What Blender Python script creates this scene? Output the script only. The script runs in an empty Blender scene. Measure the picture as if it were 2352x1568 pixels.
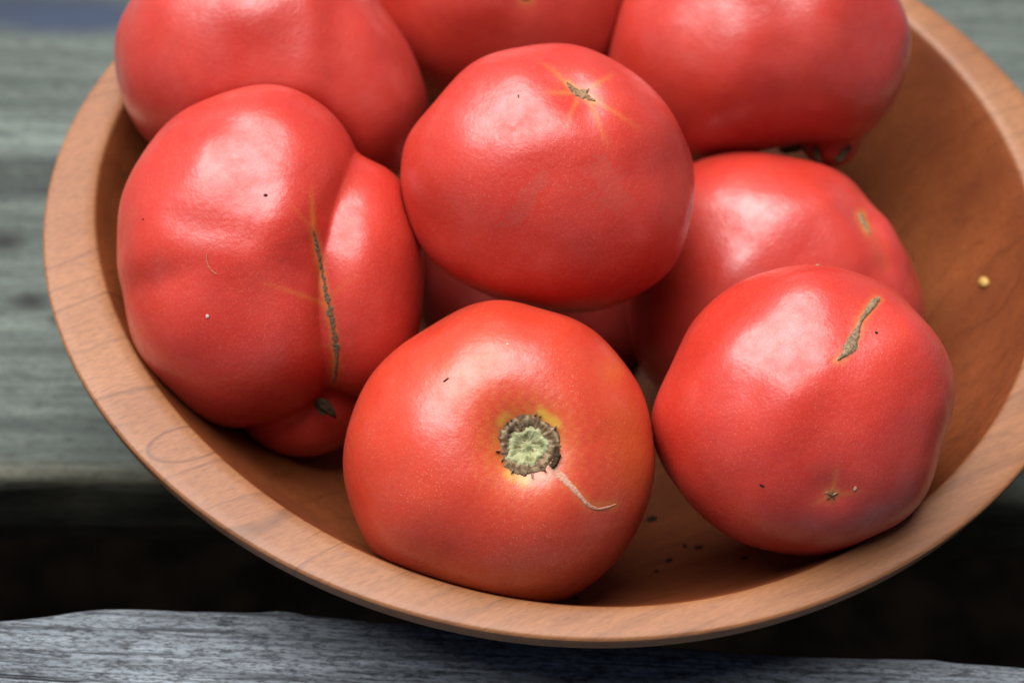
import bpy, bmesh, math, random
import numpy as np
from mathutils import Vector, Matrix

random.seed(7)
RNG = np.random.default_rng(7)
SC = bpy.context.scene
COL = SC.collection

# ------------------------------------------------------------------ camera
CAM = np.array([-0.05101, -0.49341, 0.60666])
RIGHT = np.array([0.998066, 0.0, 0.062153])
UP = np.array([-0.040073, 0.764389, 0.643509])
BACK = np.array([-0.047509, -0.644755, 0.762911])
AX = np.stack([RIGHT, UP, BACK], 1)            # columns: lens right, lens up, towards the lens
FPX = 50 / 22.2 * 2352.0                       # focal length in units of a 2352-wide frame
cam_d = bpy.data.cameras.new('camera')
cam_d.sensor_width = 22.2
cam_d.lens = 50
cam_d.clip_start = 0.01
cam_d.clip_end = 50
cam_d.dof.use_dof = True
cam_d.dof.focus_distance = 0.619
cam_d.dof.aperture_fstop = 5.6
cam_o = bpy.data.objects.new('camera', cam_d)
COL.objects.link(cam_o)
cam_o.matrix_world = Matrix([[*AX[0], CAM[0]], [*AX[1], CAM[1]], [*AX[2], CAM[2]], [0, 0, 0, 1]])
SC.camera = cam_o

# ------------------------------------------------------------------ sky, sun, exposure
SUN_DIR = Vector((-0.28, 0.19, 0.94)).normalized()
SUN_EL = math.asin(SUN_DIR.z)
SUN_AZ = math.atan2(SUN_DIR.x, SUN_DIR.y)
world = bpy.data.worlds.new('World')
SC.world = world
world.use_nodes = True
wt = world.node_tree
wt.nodes.clear()
sky = wt.nodes.new('ShaderNodeTexSky')
sky.sky_type = 'NISHITA'
sky.sun_disc = False
sky.sun_elevation = SUN_EL
sky.sun_rotation = SUN_AZ
sky.air_density = 0.35
sky.dust_density = 1.0
sky.ozone_density = 1.0
bg = wt.nodes.new('ShaderNodeBackground')
bg.inputs['Strength'].default_value = 0.05
wo = wt.nodes.new('ShaderNodeOutputWorld')
wt.links.new(sky.outputs[0], bg.inputs['Color'])
wt.links.new(bg.outputs[0], wo.inputs['Surface'])
sun_d = bpy.data.lights.new('sun', 'SUN')
sun_d.energy = 5.0
sun_d.angle = math.radians(62)
sun_d.color = (1.0, 0.97, 0.975)
sun_o = bpy.data.objects.new('sun', sun_d)
COL.objects.link(sun_o)
sun_o.rotation_euler = SUN_DIR.to_track_quat('Z', 'Y').to_euler()
SC.view_settings.view_transform = 'Standard'
SC.view_settings.look = 'None'
SC.view_settings.exposure = 0.72
SC.view_settings.gamma = 1
SC.render.engine = 'CYCLES'
SC.cycles.use_denoising = True
SC.cycles.max_bounces = 6
SC.cycles.diffuse_bounces = 4
SC.cycles.glossy_bounces = 3

# ------------------------------------------------------------------ helpers
def tag(o, label=None, cat=None, group=None, kind=None):
    for k, v in (('label', label), ('category', cat), ('group', group), ('kind', kind)):
        if v:
            o[k] = v
    return o

def empty(name, loc, label, cat, group=None):
    o = bpy.data.objects.new(name, None)
    o.empty_display_size = 0.01
    COL.objects.link(o)
    o.location = loc
    return tag(o, label, cat, group)

def mesh_obj(name, verts, faces, m, parent=None, smooth=True, origin=None):
    """verts in world coordinates; stored relative to the parent (or to origin)."""
    verts = np.asarray(verts, float)
    off = np.zeros(3)
    if parent is not None:
        off = np.array(parent.location)
        g = parent.parent
        while g is not None:
            off = off + np.array(g.location)
            g = g.parent
    elif origin is not None:
        off = np.asarray(origin, float)
    me = bpy.data.meshes.new(name)
    me.from_pydata((verts - off).tolist(), [], faces if isinstance(faces, list) else faces.tolist())
    me.update()
    if smooth:
        me.polygons.foreach_set('use_smooth', np.ones(len(me.polygons), bool))
    me.materials.append(m)
    o = bpy.data.objects.new(name, me)
    COL.objects.link(o)
    if parent is not None:
        o.parent = parent
    elif origin is not None:
        o.location = off
    return o

class NT:
    """tiny node-tree writer"""
    def __init__(s, name):
        s.m = bpy.data.materials.new(name)
        s.m.use_nodes = True
        s.t = s.m.node_tree
        s.t.nodes.clear()
        s.out = s.n('ShaderNodeOutputMaterial')
        s.b = s.n('ShaderNodeBsdfPrincipled')
        s.l(s.b.outputs[0], s.out.inputs['Surface'])
    def n(s, typ, **kw):
        x = s.t.nodes.new(typ)
        for k, v in kw.items():
            setattr(x, k, v)
        return x
    def l(s, a, b):
        s.t.links.new(a, b)
    def val(s, sock, v):
        if isinstance(v, (int, float)):
            sock.default_value = v
        elif isinstance(v, tuple):
            sock.default_value = (*v, 1) if len(v) == 3 and sock.type == 'RGBA' else v
        else:
            s.l(v, sock)
    def math(s, op, a, b=0.0, c=None, clamp=False):
        x = s.n('ShaderNodeMath', operation=op, use_clamp=clamp)
        s.val(x.inputs[0], a)
        s.val(x.inputs[1], b)
        if c is not None:
            s.val(x.inputs[2], c)
        return x.outputs[0]
    def mix(s, f, a, b, mode='MIX'):
        x = s.n('ShaderNodeMix', data_type='RGBA', blend_type=mode)
        s.val(x.inputs[0], f)
        s.val(x.inputs[6], a)
        s.val(x.inputs[7], b)
        return x.outputs[2]
    def ramp(s, f, *stops):
        x = s.n('ShaderNodeValToRGB')
        el = x.color_ramp.elements
        while len(el) < len(stops):
            el.new(0.5)
        for e, (p, c) in zip(el, stops):
            e.position = p
            e.color = (*c, 1) if isinstance(c, tuple) else (c, c, c, 1)
        s.val(x.inputs[0], f)
        return x.outputs[0]
    def coords(s):
        return s.n('ShaderNodeTexCoord').outputs['Object']
    def mapping(s, vec, scale=(1, 1, 1), rot=(0, 0, 0), loc=(0, 0, 0)):
        x = s.n('ShaderNodeMapping')
        s.l(vec, x.inputs[0])
        x.inputs['Scale'].default_value = scale
        x.inputs['Rotation'].default_value = rot
        x.inputs['Location'].default_value = loc
        return x.outputs[0]
    def noise(s, vec, scale, detail=3, rough=0.5, dist=0.0):
        x = s.n('ShaderNodeTexNoise')
        s.l(vec, x.inputs['Vector'])
        x.inputs['Scale'].default_value = scale
        x.inputs['Detail'].default_value = detail
        x.inputs['Roughness'].default_value = rough
        x.inputs['Distortion'].default_value = dist
        return x.outputs[0]
    def voro(s, vec, scale):
        x = s.n('ShaderNodeTexVoronoi')
        s.l(vec, x.inputs['Vector'])
        x.inputs['Scale'].default_value = scale
        return x
    def bump(s, h, strength, dist, prev=None):
        x = s.n('ShaderNodeBump')
        s.val(x.inputs['Height'], h)
        x.inputs['Strength'].default_value = strength
        x.inputs['Distance'].default_value = dist
        if prev is not None:
            s.l(prev, x.inputs['Normal'])
        return x.outputs[0]
    def sep(s, vec):
        x = s.n('ShaderNodeSeparateXYZ')
        s.l(vec, x.inputs[0])
        return x.outputs
    def set(s, **kw):
        for k, v in kw.items():
            s.val(s.b.inputs[k.replace('_', ' ')], v)
        return s.m

# ------------------------------------------------------------------ materials
def skin_material(name, red, pale, orange, speck=0.5, glint=0.5, wax=1.0):
    t = NT(name)
    c = t.coords()
    at = t.n('ShaderNodeAttribute', attribute_name='marks')
    mk = t.n('ShaderNodeSeparateColor')
    t.l(at.outputs['Color'], mk.inputs[0])
    big = t.ramp(t.noise(c, 34, 3, 0.55), (0.32, 0.0), (0.70, 1.0))
    mid = t.noise(c, 150, 4, 0.6)
    col = t.mix(big, red, pale)
    col = t.mix(t.math('MULTIPLY', t.ramp(mid, (0.4, 0.0), (0.75, 1.0)), 0.35), col, tuple(x * 0.80 for x in red))
    # tiny pale lenticels, denser in drifts, and glints of the fuzz painted as colour
    v1 = t.voro(c, 1150)
    drift = t.ramp(t.noise(c, 60, 2), (0.42, 0.0), (0.62, 1.0))
    d1 = t.math('MULTIPLY', t.ramp(v1.outputs['Distance'], (0.10, 1.0), (0.22, 0.0)), drift)
    d1 = t.math('MULTIPLY', d1, speck)
    fine = t.ramp(t.noise(c, 2200, 2, 0.6), (0.55, 0.0), (0.75, 1.0))
    col = t.mix(d1, col, (0.62, 0.30, 0.15))
    col = t.mix(t.math('MULTIPLY', fine, 0.10 * glint * 2), col, (0.64, 0.28, 0.20))
    # orange shoulder, yellow edge of scars and veins, dried water marks
    col = t.mix(mk.outputs[2], col, orange)
    col = t.mix(mk.outputs[0], col, (0.46, 0.25, 0.03))
    col = t.mix(mk.outputs[1], col, (0.30, 0.062, 0.040))
    rough = t.math('ADD', 0.40, t.math('MULTIPLY', mid, 0.10))
    rough = t.math('ADD', rough, t.math('MULTIPLY', mk.outputs[1], 0.35))
    bloom = t.math('ADD', 0.22, t.math('MULTIPLY', t.ramp(t.noise(c, 85, 5, 0.68), (0.38, 0.0), (0.62, 1.0)), 0.65))
    bloom = t.math('MULTIPLY', t.math('MULTIPLY', bloom, wax), t.math('SUBTRACT', 1.0, mk.outputs[1]))
    b1 = t.bump(t.noise(c, 900, 3, 0.6), 0.16, 0.0006)
    b2 = t.bump(t.noise(c, 60, 3, 0.5), 0.14, 0.004, b1)
    b3 = t.bump(d1, 0.25, 0.0004, b2)
    return t.set(Base_Color=col, Roughness=rough, Normal=b3, IOR=1.36,
                 Coat_Weight=bloom, Coat_Roughness=0.29, Coat_IOR=1.52, Coat_Normal=b2, Subsurface_Weight=0.10, Subsurface_Radius=(0.006, 0.0015, 0.001), Subsurface_Scale=0.6)

def cork_material(name, dark, light, scale=900):
    t = NT(name)
    c = t.coords()
    n1 = t.noise(c, scale, 5, 0.7)
    col = t.mix(t.ramp(n1, (0.35, 0.0), (0.65, 1.0)), dark, light)
    return t.set(Base_Color=col, Roughness=0.85, Normal=t.bump(n1, 0.9, 0.0006))

def plain_material(name, a, b, scale=600, rough=0.7):
    t = NT(name)
    n1 = t.noise(t.coords(), scale, 3, 0.6)
    return t.set(Base_Color=t.mix(t.ramp(n1, (0.35, 0.0), (0.65, 1.0)), a, b), Roughness=rough,
                 Normal=t.bump(n1, 0.4, 0.0004), IOR=1.0 + 0.45 * (1 if rough < 0.6 else 0.25))

def bowl_material(name, light, dark, line, rough, knot=None, line_k=0.55, ior=1.45):
    """cherry-like wood, rings of a log lying along a horizontal axis about 30 degrees off the lens"""
    t = NT(name)
    c = t.coords()
    g = t.mapping(c, rot=(0, 0, math.radians(-29)))       # x now runs along the grain
    wob = t.noise(t.mapping(g, scale=(6, 22, 22)), 1.0, 3, 0.55)
    s = t.sep(g)
    zz = t.math('ADD', s[2], 0.16)
    rad = t.math('SQRT', t.math('ADD', t.math('MULTIPLY', s[1], s[1]), t.math('MULTIPLY', zz, zz)))
    y2 = t.math('ADD', t.math('MULTIPLY', s[1], 0.9), t.math('MULTIPLY', rad, 0.35))
    y2 = t.math('ADD', y2, t.math('MULTIPLY', wob, 0.042))
    if knot:
        kx, ky, ka, kb, kr = knot
        q = t.sep(t.mapping(c, loc=(-kx, -ky, 0)))
        cr, sr = math.cos(kr), math.sin(kr)
        u = t.math('ADD', t.math('MULTIPLY', q[0], cr / ka), t.math('MULTIPLY', q[1], sr / ka))
        v = t.math('ADD', t.math('MULTIPLY', q[0], -sr / kb), t.math('MULTIPLY', q[1], cr / kb))
        e = t.math('SQRT', t.math('ADD', t.math('MULTIPLY', u, u), t.math('MULTIPLY', v, v)))
        e = t.math('ADD', e, t.math('MULTIPLY', t.math('SUBTRACT', wob, 0.5), 0.5))
        near = t.ramp(e, (0.0, 1.0), (0.9, 0.95), (1.0, 0.0))
    ph = t.math('FRACT', t.math('MULTIPLY', y2, 118.0))
    ring = t.ramp(ph, (0.0, 0.0), (0.80, 0.12), (0.93, 0.9), (1.0, 0.0))
    sel = t.ramp(t.noise(t.mapping(g, scale=(4, 75, 75)), 1.0, 2), (0.40, 0.10), (0.62, 1.0))
    ring = t.math('MULTIPLY', ring, sel)
    if knot:
        ring = t.math('MULTIPLY', ring, t.math('SUBTRACT', 1.0, near))
        loop = t.ramp(e, (0.80, 0.0), (0.93, 0.9), (1.0, 0.0))
        ring = t.math('MAXIMUM', ring, t.math('MULTIPLY', loop, 1.3))
    fib = t.noise(t.mapping(g, scale=(130, 1000, 1000)), 1.0, 5, 0.7)
    ray = t.noise(t.mapping(g, scale=(700, 120, 500)), 1.0, 3, 0.6)
    big = t.noise(t.mapping(g, scale=(8, 30, 30)), 1.0, 3, 0.5)
    col = t.mix(t.ramp(big, (0.3, 0.0), (0.7, 1.0)), light, dark)
    col = t.mix(t.math('MULTIPLY', t.ramp(fib, (0.38, 0.0), (0.70, 1.0)), 0.5), col, dark)
    col = t.mix(t.math('MULTIPLY', t.ramp(ray, (0.50, 0.0), (0.80, 1.0)), 0.14), col, tuple(min(1, x * 1.22) for x in light))
    heart = t.ramp(t.math('ADD', t.math('MULTIPLY', s[1], -4.0), t.math('MULTIPLY', wob, 0.5)), (0.35, 0.0), (0.85, 1.0))
    streak = t.ramp(t.noise(t.mapping(g, scale=(14, 330, 330)), 1.0, 4, 0.6), (0.45, 0.0), (0.68, 1.0))
    stip = t.ramp(t.noise(t.mapping(g, scale=(420, 1500, 1500)), 1.0, 2, 0.6), (0.42, 0.0), (0.62, 1.0))
    col = t.mix(t.math('MULTIPLY', stip, 0.30), col, tuple(x * 0.55 for x in dark))
    pore = t.ramp(t.noise(t.mapping(g, scale=(260, 1500, 1500)), 1.0, 3, 0.7), (0.50, 0.0), (0.68, 1.0))
    col = t.mix(t.math('MULTIPLY', pore, 0.42), col, line)
    col = t.mix(t.math('MULTIPLY', heart, 0.55), col, dark)
    col = t.mix(t.math('MULTIPLY', t.math('MULTIPLY', heart, streak), 0.45), col, line)
    col = t.mix(t.math('MULTIPLY', ring, line_k), col, line)
    nrm = t.bump(fib, 0.25, 0.0004)
    return t.set(Base_Color=col, Roughness=rough, Normal=nrm, IOR=ior)

def plank_material(name, pale, mid, dark, seed=0.0, contrast=1.0, bands=None, knots_patches=()):
    t = NT(name)
    c = t.mapping(t.coords(), loc=(seed, seed * 0.37, 0))
    wob = t.noise(t.mapping(c, scale=(5, 14, 14)), 1.0, 2)
    # streaks along x
    a = t.noise(t.mapping(c, scale=(7, 130, 130)), 1.0, 5, 0.62, 0.15)
    b = t.noise(t.mapping(c, scale=(26, 900, 900)), 1.0, 4, 0.68, 0.1)
    d = t.noise(t.mapping(c, scale=(95, 360, 360)), 1.0, 7, 0.8, 0.1)
    col = t.mix(t.ramp(a, (0.34, 0.0), (0.66, 1.0)), pale, mid)
    col = t.mix(t.math('MULTIPLY', t.ramp(b, (0.42, 0.0), (0.70, 1.0)), 0.75 * contrast), col, dark)
    col = t.mix(t.math('MULTIPLY', t.ramp(d, (0.52, 0.0), (0.62, 1.0)), 0.80 * contrast), col, dark)
    e_ = t.noise(t.mapping(c, scale=(330, 1300, 1300)), 1.0, 4, 0.75)
    col = t.mix(t.math('MULTIPLY', t.ramp(e_, (0.48, 0.0), (0.60, 1.0)), 0.6 * contrast), col, dark)
    crack = t.ramp(t.noise(t.mapping(c, scale=(9, 420, 420)), 1.0, 3, 0.6, 0.2), (0.30, 1.0), (0.36, 0.0))
    col = t.mix(t.math('MULTIPLY', crack, 0.9), col, tuple(x * 0.25 for x in dark))
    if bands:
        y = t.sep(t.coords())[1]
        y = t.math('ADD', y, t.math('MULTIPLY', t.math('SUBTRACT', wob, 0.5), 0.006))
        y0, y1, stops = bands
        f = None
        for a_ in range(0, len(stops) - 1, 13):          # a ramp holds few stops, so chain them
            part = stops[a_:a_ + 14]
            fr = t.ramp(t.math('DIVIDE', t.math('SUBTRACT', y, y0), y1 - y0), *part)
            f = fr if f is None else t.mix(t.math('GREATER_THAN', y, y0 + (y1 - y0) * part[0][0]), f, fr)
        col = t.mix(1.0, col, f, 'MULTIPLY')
    for kx, ky, kr, asp, kc in knots_patches:
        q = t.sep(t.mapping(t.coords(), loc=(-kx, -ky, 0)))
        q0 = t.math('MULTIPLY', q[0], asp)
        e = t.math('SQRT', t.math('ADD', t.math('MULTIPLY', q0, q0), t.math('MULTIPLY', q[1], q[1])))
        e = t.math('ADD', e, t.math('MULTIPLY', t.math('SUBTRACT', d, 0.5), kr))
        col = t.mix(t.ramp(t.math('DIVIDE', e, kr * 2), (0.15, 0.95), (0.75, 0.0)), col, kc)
    h = t.math('ADD', t.math('MULTIPLY', b, 0.6), t.math('MULTIPLY', d, 0.4))
    h = t.math('SUBTRACT', h, t.math('MULTIPLY', crack, 0.5))
    return t.set(Base_Color=col, Roughness=0.78, Normal=t.bump(h, 0.55, 0.0016), IOR=1.4)

# ------------------------------------------------------------------ deck planks and the ground below
def plank(name, y0, y1, z, thick, x0, x1, yaw, m, label, edge_near=None, edge_amp=0.0008, arris=0.0022, seed=0):
    """a weathered board: gridded top with wavy long edges, rounded arrises, real thickness"""
    nx, ny = 340, 26
    rng = np.random.default_rng(seed)
    xs = np.linspace(x0, x1, nx)
    def wave(k):
        w = np.zeros(nx)
        for f in (9, 23, 57, 120):
            w += np.sin(xs * f * 2 * math.pi / 1.0 + rng.uniform(0, 6.28)) / (f / 9) ** 0.8
        return w * k
    near = y0 + wave(edge_amp)
    if edge_near is not None:
        ex, ey = zip(*edge_near)
        near = near + np.interp(xs, ex, ey)
    far = y1 + wave(edge_amp)
    low = wave(0.0003)
    prof = []        # (fraction across or None, side, y offset, z offset)
    r = arris
    rows_y, rows_z = [], []
    rows_y.append(near + 0.001); rows_z.append(np.full(nx, -thick))
    for dz in (-0.72, -0.45, -0.22):
        rows_y.append(near + rng.uniform(-0.0006, 0.0006, nx).cumsum() * 0.0 + 0.0005 * np.sin(xs * 90 + dz * 9)); rows_z.append(np.full(nx, dz * thick))
    for a in (0, 30, 60, 90):
        rows_y.append(near + r - r * math.cos(math.radians(a))); rows_z.append(-r + r * math.sin(math.radians(a)) + low)
    for k in range(1, ny):
        f = k / ny
        rows_y.append(near + r + (far - near - 2 * r) * f)
        rows_z.append(low + 0.0003 * np.sin(xs * 11 + f * 40) + 0.0002 * np.sin(f * 90 + xs * 3))
    for a in (90, 60, 30, 0):
        rows_y.append(far - r + r * math.cos(math.radians(a))); rows_z.append(-r + r * math.sin(math.radians(a)) + low)
    rows_y.append(far); rows_z.append(np.full(nx, -thick))
    Y = np.array(rows_y); Z = np.array(rows_z)
    nr = len(Y)
    V = np.stack([np.tile(xs, (nr, 1)), Y, Z], -1).reshape(-1, 3)
    F = []
    for j in range(nr):
        jn = (j + 1) % nr
        a = np.arange(nx - 1)
        F.append(np.stack([j * nx + a, j * nx + a + 1, jn * nx + a + 1, jn * nx + a], 1))
    F = np.concatenate(F).tolist()
    F.append([j * nx for j in range(nr)])
    F.append([j * nx + nx - 1 for j in range(nr)][::-1])
    ca, sa = math.cos(yaw), math.sin(yaw)
    R = np.array([[ca, -sa, 0], [sa, ca, 0], [0, 0, 1]])
    me_v = V
    o = mesh_obj(name, me_v, F, m, smooth=True)
    o.rotation_euler = (0, 0, yaw)
    o.location = (0, 0, z)
    return tag(o, label, 'plank')

def px_on_plane(px, py, z):
    d = AX @ np.array([(px - 1176) / FPX, -(py - 784) / FPX, -1.0])
    return CAM + d * ((z - CAM[2]) / d[2])

ground_m = plain_material('dark_soil', (0.014, 0.010, 0.006), (0.045, 0.030, 0.018), 30, 0.95)
g = mesh_obj('ground', [(-3, -3, -0.5), (3, -3, -0.5), (3, 3, -0.5), (-3, 3, -0.5)], [[0, 1, 2, 3]], ground_m, smooth=False)
tag(g, kind='structure')

NEAR_Z = 0.048
# the main board's near edge runs through two measured points of the photograph
a0 = px_on_plane(0, 1098, 0.0)
a1 = px_on_plane(2352, 1150, 0.0)
yaw1 = math.atan2(a1[1] - a0[1], a1[0] - a0[0])
n1 = np.array([-math.sin(yaw1), math.cos(yaw1)])
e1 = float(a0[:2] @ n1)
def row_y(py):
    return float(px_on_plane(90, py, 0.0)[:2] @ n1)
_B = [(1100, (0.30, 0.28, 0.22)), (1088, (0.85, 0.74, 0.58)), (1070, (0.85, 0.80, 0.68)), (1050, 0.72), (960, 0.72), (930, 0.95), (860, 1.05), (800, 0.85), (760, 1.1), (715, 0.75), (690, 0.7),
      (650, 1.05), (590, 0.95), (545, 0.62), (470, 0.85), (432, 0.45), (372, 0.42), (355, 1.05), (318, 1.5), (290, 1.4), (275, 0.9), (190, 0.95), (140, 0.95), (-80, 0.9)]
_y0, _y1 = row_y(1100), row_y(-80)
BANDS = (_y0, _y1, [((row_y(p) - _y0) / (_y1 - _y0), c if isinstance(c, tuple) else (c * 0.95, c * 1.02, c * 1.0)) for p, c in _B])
t1_ = np.array([math.cos(yaw1), math.sin(yaw1)])
KNOTS_PATCHES = []
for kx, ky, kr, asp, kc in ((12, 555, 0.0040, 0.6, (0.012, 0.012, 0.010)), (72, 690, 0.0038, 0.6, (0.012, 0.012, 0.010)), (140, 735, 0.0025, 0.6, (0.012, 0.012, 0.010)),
                            (70, 20, 0.0125, 0.22, (0.016, 0.024, 0.036)), (180, 40, 0.008, 0.2, (0.020, 0.032, 0.060))):  # these two are long dark blue-grey patches
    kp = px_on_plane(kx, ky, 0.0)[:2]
    KNOTS_PATCHES.append((float(kp @ t1_), float(kp @ n1), kr, asp, kc))
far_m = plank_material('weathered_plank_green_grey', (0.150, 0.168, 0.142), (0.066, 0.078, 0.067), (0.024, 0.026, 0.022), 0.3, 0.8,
                       bands=BANDS, knots_patches=KNOTS_PATCHES)
near_m = plank_material('weathered_plank_blue_grey', (0.205, 0.230, 0.248), (0.105, 0.121, 0.131), (0.010, 0.012, 0.014), 2.1, 1.15)
back_m = plank_material('weathered_plank_dark', (0.16, 0.175, 0.18), (0.11, 0.12, 0.125), (0.03, 0.032, 0.035), 4.4, 0.8)

b0 = px_on_plane(0, 1422, NEAR_Z)
b1 = px_on_plane(2352, 1535, NEAR_Z)
yaw2 = math.atan2(b1[1] - b0[1], b1[0] - b0[0])
n2 = np.array([-math.sin(yaw2), math.cos(yaw2)])
e2 = float(b0[:2] @ n2)
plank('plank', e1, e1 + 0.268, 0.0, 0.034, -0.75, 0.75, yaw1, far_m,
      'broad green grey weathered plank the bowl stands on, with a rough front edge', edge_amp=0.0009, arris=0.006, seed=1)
plank('plank', e1 + 0.279, e1 + 0.39, -0.004, 0.034, -0.75, 0.75, yaw1, back_m,
      'dark blurred plank behind the gap at the back of the bowl', edge_amp=0.0008, seed=2)
for i in range(3):  # unseen boards added front and back to keep light from under the deck
    plank('plank', e1 + 0.40 + 0.16 * i, e1 + 0.55 + 0.16 * i, -0.002, 0.034, -0.9, 0.9, yaw1, back_m,
          ['third', 'fourth', 'fifth'][i] + ' grey deck plank behind the bowl, added out of view to keep the gap dark', seed=20 + i)
    plank('plank', e2 - 0.32 - 0.16 * i, e2 - 0.17 - 0.16 * i, NEAR_Z - 0.002, 0.034, -0.9, 0.9, yaw2, near_m,
          ['second', 'third', 'fourth'][i] + ' blue grey deck plank in front, added out of view to keep the gap dark', seed=30 + i)
# far edge of the near board: bulge at the left, small step, then straight
def edge_y(px, py):
    p = px_on_plane(px, py, NEAR_Z)
    t2 = np.array([math.cos(yaw2), math.sin(yaw2)])
    return float(p[:2] @ t2), float(p[:2] @ n2)
def near_plank():
    pts = [(-400, 1425), (0, 1418), (90, 1409), (180, 1397), (260, 1393), (330, 1395), (450, 1399), (560, 1402), (612, 1401), (625, 1397), (680, 1399), (700, 1404),
           (800, 1412), (1000, 1432), (1300, 1462), (1700, 1492), (2000, 1507), (2150, 1510), (2180, 1516), (2352, 1530), (2700, 1560)]
    E = [edge_y(*p) for p in pts]
    y_far = max(e[1] for e in E)
    o = plank('plank', -(y_far), -(y_far - 0.15), 0, 0.034, -0.75, 0.75, 0, near_m,
              'blue grey plank in front of the bowl with splintered wavy edge', edge_near=None, edge_amp=0.00035, seed=5)
    # the board was laid out mirrored (near edge first): flip it so the shaped edge faces away
    me = o.data
    n = len(me.vertices)
    co = np.empty(n * 3); me.vertices.foreach_get('co', co); co = co.reshape(-1, 3)
    co[:, 1] *= -1
    ex = np.array([e[0] for e in E]); ey = np.array([e[1] for e in E])
    w = np.clip((co[:, 1] - (y_far - 0.06)) / 0.06, 0, 1) ** 2
    co[:, 1] += (np.interp(co[:, 0], ex, ey) - y_far) * w
    me.vertices.foreach_set('co', co.ravel())
    me.flip_normals()
    me.update()
    o.rotation_euler = (0, 0, yaw2)
    o.location = (0, 0, NEAR_Z)
near_plank()

# ------------------------------------------------------------------ bowl
BH = 0.09
FO = [-1.11, 0.87, -1.96, 2.12, 1.21, 0.11, -0.53, 0.86, 0.2]
FI = [-0.52, 0.9, -0.92, -0.26, 0.57, -1.46, 1.05, 0.63, -0.39]
def fourier(c, th):
    v = np.full_like(th, c[0])
    for k in range(1, 5):
        v = v + c[2 * k - 1] * np.cos(k * th) + c[2 * k] * np.sin(k * th)
    return v / 1000
def r_out(th): return 0.16 + fourier(FO, th)
def r_in(th): return 0.14587 + fourier(FI, th)
FLOOR = 0.030
EXPO = 4.2
def z_in(rad, th):
    return FLOOR + (BH - FLOOR) * (np.clip(rad / r_in(th), 0, 1.2)) ** EXPO

NTH = 288
TH = np.linspace(0, 2 * math.pi, NTH, endpoint=False)
def lathe(rows, close_first=False, close_last=False):
    V, F = [], []
    for rr, zz in rows:
        V.append(np.stack([rr * np.cos(TH), rr * np.sin(TH), np.broadcast_to(zz, rr.shape)], 1))
    V = np.concatenate(V)
    k = np.arange(NTH); kn = (k + 1) % NTH
    for j in range(len(rows) - 1):
        F.append(np.stack([j * NTH + k, j * NTH + kn, (j + 1) * NTH + kn, (j + 1) * NTH + k], 1))
    F = np.concatenate(F).tolist()
    if close_first: F.append(list(range(NTH))[::-1])
    if close_last: F.append([(len(rows) - 1) * NTH + i for i in range(NTH)])
    return V, F

knot_p = px_on_plane(432, 1018, BH)
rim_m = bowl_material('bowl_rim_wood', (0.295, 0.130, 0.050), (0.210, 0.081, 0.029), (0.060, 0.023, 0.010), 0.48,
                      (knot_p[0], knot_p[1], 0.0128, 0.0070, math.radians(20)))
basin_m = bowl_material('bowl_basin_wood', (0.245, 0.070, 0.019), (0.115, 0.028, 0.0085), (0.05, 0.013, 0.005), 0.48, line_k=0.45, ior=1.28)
bowl = empty('wooden_bowl', (0, 0, 0.0), 'turned reddish wooden bowl heaped with tomatoes on grey planks', 'bowl')
ri, ro = r_in(TH), r_out(TH)
rows = []
rad_f = np.concatenate([np.linspace(0.004, 0.8, 22), np.linspace(0.82, 1.0, 16)])
for f in rad_f:
    r_ = ri * f
    rows.append((r_, z_in(r_, TH)))
rows[-1] = (ri - 0.0002, np.full(NTH, BH - 0.0011))
V, F = lathe(rows, close_first=True)
F = [f[::-1] for f in F]
F = [f[::-1] for f in F]
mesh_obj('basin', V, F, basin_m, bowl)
rows = [(ri - 0.0002, BH - 0.0011), (ri + 0.0002, BH - 0.0004), (ri + 0.0009, BH - 0.0)]
for f in (0.25, 0.5, 0.75):
    rows.append((ri + (ro - ri) * f, BH + 0.0002 * math.sin(f * 3.14)))
rows += [(ro - 0.0009, BH), (ro - 0.0003, BH - 0.0003), (ro, BH - 0.0010)]
V, F = lathe([(a, np.full(NTH, b)) for a, b in rows])
mesh_obj('rim', V, F, rim_m, bowl)
rows = [(ro, BH - 0.0010), (ro - 0.0002, BH - 0.003), (ro - 0.0012, BH - 0.0062), (ro - 0.0050, BH - 0.0108)]
for k in range(1, 9):
    f = k / 8
    rows.append((ro - 0.005 - (0.075) * f, BH - 0.0108 - (BH - 0.0108 - 0.003) * (f ** 0.82)))
rows.append((ro - 0.0815, 0.0006))
V, F = lathe([(a, np.full(NTH, b)) for a, b in rows], close_last=True)
mesh_obj('outer_wall', V, F, rim_m, bowl)

# ------------------------------------------------------------------ tomatoes
def ico(level):
    bm = bmesh.new()
    bmesh.ops.create_icosphere(bm, subdivisions=level, radius=1)
    v = np.array([x.co for x in bm.verts])
    f = np.array([[y.index for y in x.verts] for x in bm.faces])
    bm.free()
    return v / np.linalg.norm(v, axis=1)[:, None], f
ICO6 = ico(6)
ICO7 = ico(7)

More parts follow.
